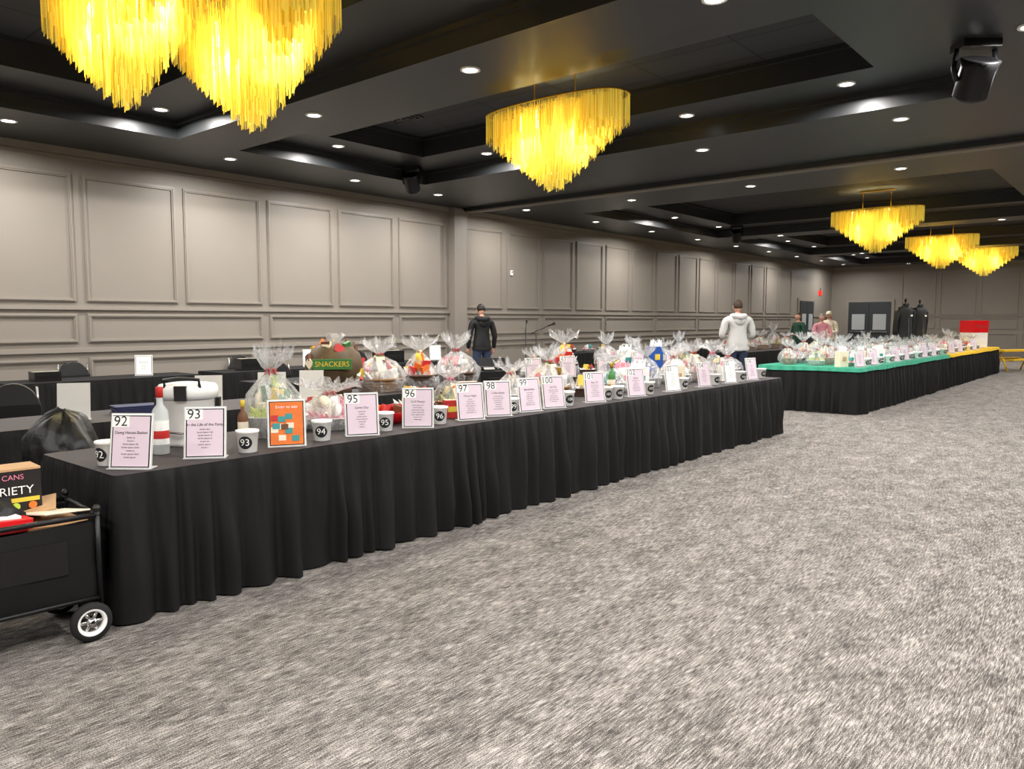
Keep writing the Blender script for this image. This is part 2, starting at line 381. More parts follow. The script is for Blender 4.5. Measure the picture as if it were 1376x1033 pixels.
def ceiling_spot(loc,rz,name='stage_spotlight',sc=1):
    mb=MB(); mb.box((0,0,-.03),(.3,.2,.06),'metal_black'); mb.tube([(-.15,0,-.05),(-.17,0,-.2),(-.14,0,-.3)],.02,'metal_black'); mb.tube([(.15,0,-.05),(.17,0,-.2),(.14,0,-.3)],.02,'metal_black')
    mb.lathe([(.08,-.16),(.13,-.12),(.13,.1),(.15,.16),(.12,.17),(.11,.12)],'metal_black',18,c=(0,0,-.3),rot=(.5,0,0),cap=True)
    o=mb.obj(name,loc,rz); o.scale=(sc,sc,sc); return o
ceiling_spot((-10.1,9.2,4.17),.5); ceiling_spot((-9.4,20.8,4.17),.2); ceiling_spot((-6.2,29.8,ZC),0); ceiling_spot((-1.5,25,ZC),0)
ceiling_spot((-1.42,7.95,ZC),.7,sc=1.1)

# ------------------------------------------------------------------ tables
def table(name,x0,x1,y0,y1,seed,over=None,amp=.04,H=.75,top='black_top_lit'):
    mb=MB(); rnd=random.Random(seed)
    mb.box(((x0+x1)/2,(y0+y1)/2,H-.02),(x1-x0-.02,y1-y0-.02,.03),top)
    L=y1-y0; nt_=max(1,round(L/2.4))
    for k in range(nt_):
        for f in(.12,.88):
            yy=y0+(k+f)*L/nt_
            for xx in(x0+.12,x1-.12): mb.tube([(xx,yy,.0),(xx,yy,H-.04)],.015,'metal_black',6)
    pts=[];r=.03
    cs=[(x0,y0),(x1,y0),(x1,y1),(x0,y1)]; nr=[(0,-1),(1,0),(0,1),(-1,0)]
    for k in range(4):
        a=Vector(cs[k]);b=Vector(cs[(k+1)%4]); n=Vector(nr[k]); d=(b-a); l=d.length; d.normalize()
        a2=a+d*r;b2=b-d*r; m=int((l-2*r)/.014)
        for i in range(m+1): pts.append((a2+(b2-a2)*i/m,n))
        n2=Vector(nr[(k+1)%4]); c=b-d*r-n*r
        for i in range(1,4):
            t=math.pi/2*i/4; nn=(n*math.cos(t)+n2*math.sin(t)); pts.append((c+nn*r,nn))
    s=0;offs=[];prev=pts[0][0]
    ph=[0,0];wl=[.05,.15];am=[1,1]
    for p,n in pts:
        ds=(p-prev).length; prev=p; s+=ds
        for q in(0,1):
            ph[q]+=ds/wl[q]
            if ph[q]>=1:
                ph[q]-=1; wl[q]=rnd.uniform(.035,.08) if q==0 else rnd.uniform(.08,.24); am[q]=rnd.uniform(.4,1.25)
        f=am[0]*(.5-.5*math.cos(2*math.pi*ph[0])); c=am[1]*math.sin(math.pi*ph[1])**1.4
        offs.append((f,c,.5+.5*noise.noise(Vector((s*1.3,seed*3.1,0))),s))
    rows=[(0,0.0),(.015,.1),(.04,.3),(.09,.45),(.17,.6),(.3,.75),(.45,.88),(.6,.96),(.78,1),(.92,1.05),(1,1.1)]
    vs=[];N=len(pts)
    for t,a in rows:
        z=H-.001-(H-.006)*t
        for (p,n),(fi,co_,l,s) in zip(pts,offs):
            k=min(1,max(0,(t-.05)/.6))
            wv=.5+.5*noise.noise(Vector((s*4.5,t*1.8,seed)))
            o=fi*.35*(1-k)+co_*(.35+.65*k)
            w=.008+amp*a*(o*(.55+.9*wv))+.03*t*l*wv+.006*noise.noise(Vector((s*16,t*6,seed+5)))*min(1,t*8)
            q=p+n*max(w,.004); zz=z+ (0 if t<1 else .012*l)
            vs.append((q.x,q.y,zz))
    fs=[]
    for j in range(len(rows)-1):
        for i in range(N):
            a=j*N+i;b=j*N+(i+1)%N; fs.append((a,a+N,b+N,b))
    mb.add(vs,fs,'black_cloth',True)
    tv=[(p.x+n.x*.010,p.y+n.y*.010,H) for p,n in pts]
    mb.add(tv,[list(range(N))],top)
    if over:
        z2=H+.004
        vs=[(p.x+n.x*.02,p.y+n.y*.02,z2) for p,n in pts]+[(p.x+n.x*(.035+.02*o[1]),p.y+n.y*(.035+.02*o[1]),H-.05-.03*o[2]) for (p,n),o in zip(pts,offs)]
        mb.add(vs,[(i,i+N,(i+1)%N+N,(i+1)%N) for i in range(N)]+[list(range(N))],over,False)
    return mb.obj(name)
table('banquet_table',-4.92,-3.95,1.6,10.25,1,amp=.075)
table('banquet_table',-6.95,-6.15,-.2,5.9,2); table('banquet_table',-6.95,-6.15,6.1,12.5,3)
table('banquet_table',-5.4,-3.75,13.0,19.6,4,over='green_cloth',amp=.06)
table('banquet_table',-5.4,-3.75,19.85,26.3,5,over='yellow_cloth',amp=.06)
for i,(a,b) in enumerate(((3.1,5.5),(5.85,8.25),(8.6,11.0),(14.6,17.0),(17.3,19.7),(20.2,22.6),(23,25.4))):
    table('banquet_table',-11.3,-10.55,a,b,10+i,top='black_cloth')
table('banquet_table',-9.0,-8.25,5.2,7.6,40,top='black_cloth')
table('banquet_table',-8.6,-7.8,17.5,22.3,30); 

# ------------------------------------------------------------------ sign holders
def sign(loc,th,num,title,paper='paper_lilac',w=.216,h=.285,back=False,name='table_sign'):
    mb=MB(); tilt=math.radians(-10)
    T=Matrix.Rotation(tilt,4,'X')
    mb.box((0,.002,h/2),(w+.012,.004,h+.01),'acrylic_back',M=T)
    mb.box((0,.02,.003),(w+.01,.09,.005),'acrylic_back')
    if not back:
        mb.box((0,-.0015,h/2),(w,.002,h),'paper_white',M=T)
        mb.box((0,-.003,h/2),(w*.95,.002,h*.95),'ink' ,M=T)
        mb.box((0,-.0045,h/2),(w*.89,.002,h*.91),paper,M=T)
        if num:
            mb.box((-w*.27,-.006,h*.86),(w*.42,.002,h*.2),'paper_white',M=T)
            add_text(mb,num,h*.26,T@Matrix.Translation((-w*.27,-.0075,h*.86))@RX90)
        if paper=='paper_orange':
            for k in range(12):
                mb.box((random.uniform(-.36,.36)*w,-.006-.0003*k,h*random.uniform(.1,.7)),(w*.2,.002,h*.12),random.choice(['cream','teal','red','yellow','brown']),M=T)
            add_text(mb,'Enter to win',h*.09,T@Matrix.Translation((0,-.0075,h*.85))@RX90,'paper_white')
        else:
            add_text(mb,title,h*.075,T@Matrix.Translation((0,-.007,h*.66))@RX90)
            rr=random.Random(title)
            for k in range(7):
                ww=w*rr.uniform(.25,.7); add_text(mb,'lorem ipsum dolor sit amet'[:int(ww/w*26)],h*.045,T@Matrix.Translation((0,-.007,h*(.57-.06*k)))@RX90)
    return mb.obj(name,loc,th)
D=math.radians
for num,title,y,th,pap in (('92','Dawg House Basket',1.72,38,'paper_lilac'),('93','In the Life of the Party',2.13,50,'paper_lilac'),('','',2.66,58,'paper_orange'),('95','Game Day',3.24,60,'paper_lilac'),
    ('96','Grill Master',3.74,45,'paper_lilac'),('97','Movie Night',4.30,66,'paper_lilac'),('98','Coffee Break',4.62,60,'paper_lilac'),('99','Bath & Body',5.03,74,'paper_lilac'),('100','Spa Day',5.36,68,'paper_lilac'),
    ('101','Bake Off',6.0,68,'paper_lilac'),('102','Garden',6.74,70,'paper_lilac'),('103','Pets',7.5,76,'paper_white'),('104','Books',8.25,78,'paper_lilac'),('105','Travel',8.95,78,'paper_white'),('106','Kids',9.6,78,'paper_lilac')):
    sign((-4.07,y,.752),D(th),num,title,pap)
def sgn2(x,y,th,**k): sign((x,y,.752),D(th),k.pop('num',''),'Silent Auction',**k)
sgn2(-6.4,2.3,60,back=True); sgn2(-6.4,3.4,55,back=True); sgn2(-6.35,4.0,55,back=True,w=.24); sgn2(-6.3,4.4,50,back=True)
sgn2(-10.9,4.85,62,paper='paper_white'); sgn2(-10.9,7.6,62,paper='paper_white'); sgn2(-10.9,10.5,62,paper='paper_white'); sgn2(-10.9,18.0,62,paper='paper_white')
for y in(7.75,8.5,9.4,10.35,11.4): sgn2(-6.22,y,60,num=str(random.randint(60,90)))

def tub_mesh(num):
    mb=MB(); mb.lathe([(.050,0),(.052,.002),(.062,.115),(.067,.117),(.067,.13),(.060,.13),(.048,.01)],'white_plastic',32,cap=True)
    R=lambda z:.052+(z/.115)*.010
    vs=[];fs=[];n=20;m=4;zc=.062
    for j in range(m+1):
        for i in range(n):
            a=2*math.pi*i/n; q=.038*j/m; lx=q*math.cos(a); lz=zc+q*math.sin(a); r=R(lz)+.0015
            vs.append((lx,-math.sqrt(r*r-lx*lx),lz))
    for j in range(m):
        for i in range(n):
            a=j*n+i;b=j*n+(i+1)%n; fs.append((a,b,b+n,a+n))
    mb.add(vs,fs,'ink',True)
    v,f=text_geo(num); sz=.056 if len(num)<3 else .038
    tv=[]
    for p in v:
        lx=p.x*sz; lz=zc+p.y*sz; r=R(lz)+.004; tv.append((lx,-math.sqrt(max(1e-5,r*r-lx*lx)),lz))
    mb.add(tv,f,'paper_white')
    return mb.mesh('numbered_tub')
for num,x,y,th in(('92',-4.28,1.7,20),('93',-4.08,2.4,45),('94',-4.12,2.95,50),('95',-4.15,3.5,50),('96',-4.12,4.0,50),('99',-4.12,4.83,60),('100',-4.12,5.62,60),('101',-4.12,6.25,60),('102',-4.1,6.42,60),('103',-4.12,7.05,60),('104',-4.12,7.8,62),('105',-4.12,8.6,62),('106',-4.1,9.28,64),('107',-4.12,9.98,64)):
    put(tub_mesh(num),'numbered_tub',(x,y,.752),D(th))

# ------------------------------------------------------------------ gift baskets
PROF=dict(
 round=[(.86,.0),(1.04,.1),(1.14,.2),(1.12,.34),(.97,.48),(.68,.6),(.36,.69),(.1,.75),(.09,.77),(.28,.85),(.5,.95),(.66,1.05)],
 tall=[(.86,.0),(.96,.1),(1.0,.22),(.96,.36),(.84,.5),(.62,.62),(.36,.71),(.12,.78),(.11,.8),(.3,.87),(.5,.96),(.6,1.05)],
 pyr=[(.9,.0),(1.04,.07),(1.08,.15),(.98,.28),(.8,.42),(.58,.55),(.36,.66),(.14,.74),(.13,.76),(.42,.85),(.7,.93),(.85,1.0)])
def gift(seed,pal,tissue='tissue_white',basket='wicker',r=.2,h=.48,wrap='round',name='gift_basket',fill=24,spikes=20):
    rnd=random.Random(seed); mb=MB()
    bh=min(.13,h*.26)
    random.seed(seed)
    if basket=='white_plastic':
        mb.lathe([(r*.78,0),(r*.95,bh*.95),(r*1.02,bh*.95),(r*1.02,bh),(r*.93,bh),(r*.76,.02)],basket,22,sc=(1.2,.85))
        for i in range(26):
            a=2*math.pi*i/26; mb.tube([(r*.80*1.2*math.cos(a),r*.80*.85*math.sin(a),.01),(r*.965*1.2*math.cos(a),r*.965*.85*math.sin(a),bh*.95)],.004,'paper_grey',4)
    else:
        for k in range(5):
            z0=bh*k/5;z1=bh*(k+1)/5; rr=r*(.78+.2*k/5)
            mb.lathe([(rr,z0),(rr*1.05,(z0+z1)/2),(rr*1.02,z1)],basket,22,sc=(1.15,.9),cap=(k==0))
        mb.tube([(1.15*r*math.cos(t),.9*r*math.sin(t),bh) for t in [2*math.pi*i/24 for i in range(25)]],.012,basket,6)
    for i in range(spikes):
        a=2*math.pi*i/spikes+rnd.uniform(-.2,.2); rr=r*rnd.uniform(.75,1.0); z=bh*rnd.uniform(.7,.95)
        top=(rr*1.12*math.cos(a),rr*.92*math.sin(a),z+h*rnd.uniform(.08,.24))
        b=[(rr*.8*math.cos(a-.3),rr*.7*math.sin(a-.3),z-.02),(rr*.8*math.cos(a+.3),rr*.7*math.sin(a+.3),z-.02),(rr*.3*math.cos(a),rr*.3*math.sin(a),z)]
        mb.add(b+[top],[(0,1,3),(1,2,3),(2,0,3),(0,2,1)],tissue)
    for i in range(fill):
        a=rnd.uniform(0,6.28); q=rnd.uniform(0,.72)*r; x,y=q*math.cos(a)*1.1,q*math.sin(a)*.85
        z=bh*.9+rnd.uniform(0,h*.42)*(1-.75*q/r); mat=rnd.choice(pal+['white_plastic','cream']); k=rnd.random()
        if k<.55: mb.box((x,y,z),(rnd.uniform(.07,.13)*r*5,rnd.uniform(.02,.05)*r*5,rnd.uniform(.09,.16)*r*5),mat,rot=(rnd.uniform(-.35,.35),rnd.uniform(-.4,.4),a+1.57))
        elif k<.75:
            rr=rnd.uniform(.025,.04)*r*5; hh=rnd.uniform(.14,.24)*r*5; mb.lathe([(rr,-hh/2),(rr,hh*.25),(rr*.4,hh*.4),(rr*.4,hh*.5)],mat,12,c=(x,y,z),rot=(rnd.uniform(-.35,.35),rnd.uniform(-.35,.35),0))
        elif k<.9: mb.ell((x,y,z),(rnd.uniform(.045,.07)*r*5,rnd.uniform(.03,.05)*r*5,rnd.uniform(.05,.07)*r*5),mat,10,rot=(rnd.uniform(-1,1),0,a))
        else: mb.lathe([(.05*r*5,-.015),(.05*r*5,.015)],mat,14,c=(x,y,z),rot=(1.3,0,a))
    if wrap:
        n=40; prof=PROF[wrap]; lx,ly=rnd.uniform(-.25,.25)*r,rnd.uniform(-.25,.25)*r
        vs=[];fs=[]; fold=[rnd.uniform(-1,1) for _ in range(n)]; fold2=[rnd.uniform(-1,1) for _ in range(n)]
        for j,(pr,pz) in enumerate(prof):
            for i in range(n):
                a=2*math.pi*i/n
                lob=.07*math.sin(3*a+seed)+.06*math.sin(5*a+seed*2)
                cr=1+fold[i]*(.05+.13*min(1,pz/.7))+.06*rnd.uniform(-1,1)+(lob if j else 0)+(.35*fold2[i] if j>8 else 0)
                if j in(7,8): cr=1+.2*fold[i]
                sh=min(1,pz/.7)
                vs.append((pr*r*cr*1.1*math.cos(a)+lx*sh,pr*r*cr*.92*math.sin(a)+ly*sh,max(.001,h*pz+(.016*rnd.uniform(-1,1) if j else 0)+(h*.15*fold[i] if j==len(prof)-1 else 0))))
        for j in range(len(prof)-1):
            for i in range(n):
                q=j*n+i;w=j*n+(i+1)%n
                if (i+j)%2: fs+= [(q,w,w+n),(q,w+n,q+n)]
                else: fs+= [(q,w,q+n),(w,w+n,q+n)]
        mb.add(vs,fs,'cellophane',False)
        rb=rnd.choice(['red','white_plastic','gold','white_plastic','hot_pink','silver_foil']); zb=prof[7][1]*h
        for s in range(6):
            a=s*1.05; mb.tube([(lx,ly,zb),(lx+r*.2*math.cos(a),ly+r*.2*math.sin(a),zb+h*.04),(lx+r*.25*math.cos(a+.3),ly+r*.25*math.sin(a+.3),zb-.01),(lx,ly,zb)],.004,rb,5,flat=2)
    return mb.mesh(name)
def giftbag(seed,mat,tissue,w=.2,d=.1,h=.26,pat=None):
    mb=MB(); rnd=random.Random(seed)
    mb.box((0,0,h/2),(w,d,h),mat,taper=1.04)
    mb.box((0,-d/2-.004,h*.5),(w*.45,.002,h*.28),pat or 'paper_white',rot=(0.02,0,0))
    for s in(-1,1): mb.tube([(-w*.22,s*d*.5,h*.98),(-w*.18,s*d*.5,h*1.22),(0,s*d*.5,h*1.3),(w*.18,s*d*.5,h*1.22),(w*.22,s*d*.5,h*.98)],.004,'white_plastic',5)
    for i in range(12):
        x=rnd.uniform(-.4,.4)*w; y=rnd.uniform(-.35,.35)*d; a=rnd.uniform(0,3); q=.035
        mb.add([(x-q*math.cos(a),y-q*math.sin(a),h*.97),(x+q*math.cos(a),y+q*math.sin(a),h*.97),(x-q*math.sin(a),y+q*math.cos(a),h*.97),(x*1.25,y*1.3,h*rnd.uniform(1.15,1.4))],[(0,1,3),(1,2,3),(2,0,3),(0,2,1)],tissue)
    return mb.mesh('gift_bag')
P1=['yellow','brown','red','cream','green']; P2=['pink','white_plastic','teal','purple','cream']; P3=['blue','white_plastic','silver_foil','navy','red']; P4=['orange','yellow','brown','cream','red']; P5=['lime','green','yellow','white_plastic','pink']
G=dict(
 lime=gift(1,['lime','yellow','white_plastic','green'],'tissue_lime','white_plastic',.17,.5,'tall'),
 pink=gift(2,['pink','hot_pink','red','white_plastic','cream'],'tissue_pink','white_plastic',.23,.42,'pyr',spikes=34),
 food=gift(3,P1,'tissue_white','wicker',.22,.5,'round'), org=gift(4,P4,'tissue_white','dark_wicker',.19,.5,'pyr'),
 blue=gift(5,P3,'tissue_white','white_plastic',.18,.52,'tall'), pas=gift(6,P2,'tissue_white','white_plastic',.18,.42,'pyr'),
 mix=gift(7,P5,'tissue_lime','wicker',.18,.58,'tall'), dark=gift(8,['brown','navy','silver_foil','cream','red'],'tissue_white','dark_wicker',.2,.46,'round'),
 wht=gift(11,['white_plastic','cream','silver_foil','pink'],'tissue_white','white_plastic',.2,.44,'pyr',spikes=30),
 grn=gift(12,['green','brown','orange','yellow','cream'],'tissue_lime','wicker',.2,.46,'pyr'),
 low=gift(9,P4,'tissue_white','dark_wicker',.2,.34,wrap=None), low2=gift(10,P2,'tissue_pink','white_plastic',.17,.32,wrap=None),
 gb1=giftbag(1,'white_plastic','tissue_white',pat='teal'), gb2=giftbag(2,'paper_white','tissue_pink',.18,.1,.24,pat='pink'), gb3=giftbag(3,'cream','tissue_white',.24,.12,.3,pat='kraft'), gb4=giftbag(4,'blue','tissue_white',.2,.1,.3,pat='yellow'))
def gput(k,x,y,rz=1.3,sc=1,z=.752): 
    if k[:2]=='gb': put(G[k],'gift_bag',(x,y,z),D(62)+rz*.12,sc)
    else:
        o=put(G[k],'gift_basket',(x,y,z),rz,sc); q=((x*7.3+y*3.7)%1); o.scale=(sc,sc,sc*(.82+.38*q))
gput('lime',-4.5,2.86,1.0,1.0); gput('pink',-4.55,3.33,.9,.92)
gput('low',-4.57,4.15,1.2,.85); gput('food',-6.5,5.42,1.1,1.0); gput('org',-6.5,6.0,1.3,1); gput('dark',-6.5,6.6,1.0,1.0)
gput('grn',-4.57,4.6,1,.75); gput('wht',-4.57,5.38,1.2,.85); gput('wht',-6.5,8.1,1.2,.8); gput('food',-4.57,5.95,1.4,.9)
gput('org',-6.5,8.75,1.0,1.0); gput('low',-4.57,6.5,1.7,.8); gput('pas',-4.55,6.98,1.3,.95); gput('gb1',-4.4,7.32,.7,1); gput('gb2',-4.7,7.42,0,1)
gput('blue',-4.57,7.8,1.2,.85); gput('mix',-6.5,9.9,1.2,1); gput('wht',-4.57,8.45,1.0,.85); gput('blue',-6.5,10.7,1,1.0); gput('food',-4.57,8.95,1.2,.85); gput('grn',-4.55,9.5,2,.85); gput('pas',-6.5,11.6,1.2,1.0); gput('dark',-4.57,9.97,1.2,.8); gput('mix',-6.5,12.2,.3,.8)
gput('gb3',-4.38,8.12,1,.8); gput('gb4',-6.4,11.15,1,1.15); gput('gb1',-6.4,10.25,1,1.2)
gput('gb2',-4.3,9.24,1,.85); gput('low',-6.5,9.35,1,.6)
rr=random.Random(5)
for row,x in enumerate((-4.08,-4.55,-5.08)):
    y=13.25+.12*row
    while y<19.35:
        k=rr.choice(['wht','pas','gb1','gb2','gb1','gb2','wht','wht','low2','gb3'] if row==0 else ['pas','wht','lime','gb1','dark','food','wht','wht','blue','gb1']); gput(k,x+rr.uniform(-.04,.04),y,rr.uniform(0,3),rr.uniform(.72,1.0)*(.95 if row==0 else .9),.756); y+=rr.uniform(.24,.3) if k[:2]=='gb' else rr.uniform(.4,.46)
for row,x in enumerate((-4.15,-4.6,-5.1)):
    y=20.15
    while y<26.0:
        if not(row and 20.85<y<21.65) and not (y>24.9): gput(rr.choice(['low','low2','org','food','wht','mix','gb1','gb2']),x,y,rr.uniform(0,3),rr.uniform(.6,.85),.756)
        y+=rr.uniform(.42,.55)
tm=[tub_mesh(str(k)) for k in(12,27,35,44,58)]
for i,y in enumerate((13.35,14.1,14.8,15.5,16.2,16.9,17.7,18.5,19.2,20.4,21.3,22.2,23.1)): 
    if i%3!=2: sign((-3.83,y,.757),D(66),str(rr.randint(10,80)),'Raffle',name='table_sign')
    put(tm[i%5],'numbered_tub',(-3.84,y+.3,.757),D(60)); put(tm[(i+2)%5],'numbered_tub',(-3.85,y+.47,.757),D(60))
for y in(18.0,18.9,19.8,20.7,21.6): gput(rr.choice(['pas','food','blue','mix']),-8.2,y,1,.95)
for y in(15,15.8,16.5): gput(rr.choice(['low','org','low2']),-10.95,y,1,.8)

# snack hamper (round, printed bag)
mb=MB(); random.seed(4)
mb.lathe([(.12,0),(.17,.03),(.17,.06),(.14,.08)],'dark_wicker',20)
mb.ell((0,0,.27),(.28,.24,.23),'ball_brown',22,fn=lambda p:p*(1+.05*noise.noise(p*4)))
for i in range(30):
    a=random.uniform(0,6.28);t=random.uniform(.4,2.3); n=Vector((math.sin(t)*math.cos(a),math.sin(t)*math.sin(a),math.cos(t)))
    mb.box((n.x*.275,n.y*.235,.27+n.z*.225),(.09,.03,.07),random.choice(['green','brown','red','yellow','cream','orange','ball_brown']),rot=(random.uniform(-.6,.6),random.uniform(-.6,.6),a+1.57))
mb.box((0,-.245,.3),(.36,.05,.09),'green'); add_text(mb,'SNACKERS',.066,Matrix.Translation((0,-.272,.3))@RX90,'yellow')
mb.lathe([(.05,.49),(.1,.54),(.12,.57)],'cellophane',14,cap=False,jit=.2,smooth=False)
o=mb.obj('wrapped_snack_hamper',(-6.5,4.82,.752),D(50)); o.scale=(1.05,1.05,1.12)
mb=MB(); mb.lathe([(.145,0),(.155,.02),(.168,.3),(.178,.305),(.18,.35),(.165,.375),(.1,.385),(0,.387)],'white_plastic',32,cap=True)
mb.lathe([(.171,.285),(.176,.29),(.176,.30),(.171,.305)],'paper_grey',32,cap=False)
mb.tube([(-.1,-.13,.36),(-.1,-.15,.41),(0,-.165,.42),(.1,-.15,.41),(.1,-.13,.36)],.011,'black_plastic',8)
mb.box((0,-.178,.33),(.07,.03,.09),'black_plastic'); mb.box((-.182,0,.25),(.02,.06,.08),'black_plastic'); mb.box((.182,0,.25),(.02,.06,.08),'black_plastic')
mb.tube([(-.185,0,.28),(-.2,-.05,.16),(-.12,-.17,.1),(.0,-.2,.09),(.12,-.17,.1),(.2,-.05,.16),(.185,0,.28)],.007,'chrome',6)
mb.obj('drink_cooler',(-4.64,2.33,.752),D(50))
def bottle(x,y,col='glass',lab='paper_white',cap='red',sc=1,z=.752):
    mb=MB(); mb.lathe([(.036,0),(.04,.005),(.04,.2),(.034,.225),(.016,.25),(.0145,.3)],col,20)
    mb.lathe([(.0405,.05),(.0405,.17)],lab,20,cap=False); mb.lathe([(.041,.08),(.041,.12)],cap,20,cap=False); mb.lathe([(.0175,.285),(.0175,.335),(.016,.338)],cap,16)
    o=mb.obj('liquor_bottle',(x,y,z),0); o.scale=(sc,)*3
bottle(-4.4,2.04,sc=1.15); bottle(-4.3,6.62,'green','cream','gold'); bottle(-4.26,5.68,'brown','cream','gold'); bottle(-4.4,2.56,'brown','cream','yellow',.8)
mb=MB(); mb.lathe([(.07,0),(.14,.05),(.165,.09),(.158,.09),(.13,.05),(.05,.015)],'bright_red',26,sc=(1.3,.9),cap=True)
for i in range(9): mb.box((random.uniform(-.1,.1),random.uniform(-.06,.06),.09),(.08,.03,.09),random.choice(['brown','orange','cream','red']),rot=(random.uniform(-.5,.5),.3,random.uniform(0,3)))
mb.obj('snack_bowl',(-4.42,3.76,.752),D(60),bevel=.003)
def printer(loc,th):
    mb=MB(); mb.box((0,0,.07),(.48,.36,.14),'black_plastic'); mb.box((0,.04,.165),(.44,.26,.05),'black_plastic'); mb.box((0,.12,.23),(.36,.02,.12),'metal_black',rot=(-.35,0,0)); mb.box((0,-.2,.05),(.3,.1,.012),'metal_black'); mb.box((-.12,-.14,.17),(.14,.06,.01),'paper_grey',rot=(.4,0,0))
    mb.obj('printer',loc,th,bevel=.012)
printer((-6.5,7.3,.752),D(60))
def carton(name,loc,d,mat,th,stripe='paper_white'):
    mb=MB(); mb.box((0,0,d[2]/2),d,mat); mb.box((0,-d[1]/2-.001,d[2]*.5),(d[0]*.8,.003,d[2]*.3),stripe); mb.box((0,0,d[2]+.001),(d[0],.04,.002),'cream')
    return mb.obj(name,loc,th,bevel=.004)
carton('gift_box',(-4.78,4.98,.752),(.2,.12,.22),'brown',D(70)); carton('gift_box',(-4.3,4.34,.752),(.16,.1,.14),'red',D(60),'yellow')
carton('storage_box',(-4.25,25.45,.757),(.6,.4,.42),'white_plastic',D(60)); carton('storage_box',(-4.25,25.45,1.182),(.62,.42,.34),'bright_red',D(60),'red')
carton('equipment_case',(-10.9,6.5,.752),(.4,.3,.18),'black_plastic',D(80),'metal_black'); carton('equipment_case',(-10.9,9.3,.752),(.5,.3,.22),'metal_black',D(85),'black_plastic'); carton('equipment_case',(-10.9,3.6,.752),(.3,.3,.12),'black_plastic',D(85),'metal_black')
carton('equipment_case',(-8.6,6.9,.752),(.36,.26,.12),'carton_dark',D(75),'kraft')
mb=MB()
for k in range(5): mb.box((random.uniform(-.01,.01),0,.008+.014*k),(.5,.22,.012),'navy')
mb.obj('folded_tablecloths',(-6.5,2.9,.752),D(80),bevel=.004)

# ------------------------------------------------------------------ chairs
def chair(x,y,rz):
    mb=MB()
    mb.box((0,-.02,.45),(.4,.38,.07),'black_plastic')
    vs=[];fs=[];n=14
    for s in(0,1):
        for i in range(n+1):
            t=math.pi*i/n; vs.append((-.22*math.cos(t)*(1),.2+.04*s+.03*math.sin(t),.68+.26*math.sin(t)))
    base=len(vs); vs+=[(-.2,.2,.52),(.2,.2,.52),(-.2,.24,.52),(.2,.24,.52)]
    f1=list(range(n+1))+[base+1,base]; f2=[n+1+i for i in range(n+1)]+[base+3,base+2]
    fs=[f1,f2[::-1]]+[(i,i+n+1,i+n+2,i+1) for i in range(n)]+[(0,base,base+2,n+1),(n,2*n+1,base+3,base+1),(base,base+1,base+3,base+2)]
    mb.add(vs,fs,'black_plastic')
    for sx in(-1,1):
        mb.tube([(sx*.19,-.19,.43),(sx*.2,-.2,0)],.012,'chrome'); mb.tube([(sx*.2,.24,0),(sx*.2,.2,.44),(sx*.19,.25,.9)],.012,'chrome')
    mb.obj('banquet_chair',(x,y,0),rz,bevel=.012)
for y in(4.3,6.9,9.4): chair(-11.67,y,D(90))
chair(-7.9,2.35,D(75)); chair(-9.4,6.2,D(95))
def mic(x,y,h,rz):
    mb=MB(); mb.lathe([(.14,0),(.14,.015),(.03,.03),(.012,.05)],'metal_black',20); mb.tube([(0,0,.03),(0,0,h)],.011,'metal_black')
    mb.tube([(-.12,0,h-.08),(.3,0,h+.1)],.009,'metal_black'); mb.lathe([(.012,-.08),(.02,.04),(.03,.06),(.028,.1),(0,.12)],'metal_black',12,c=(.35,0,h+.12),rot=(0,1.2,0)); mb.obj('microphone_stand',(x,y,0),rz)
mic(-11.0,13.4,1.35,2.2); mic(-11.1,13.9,1.3,.9)

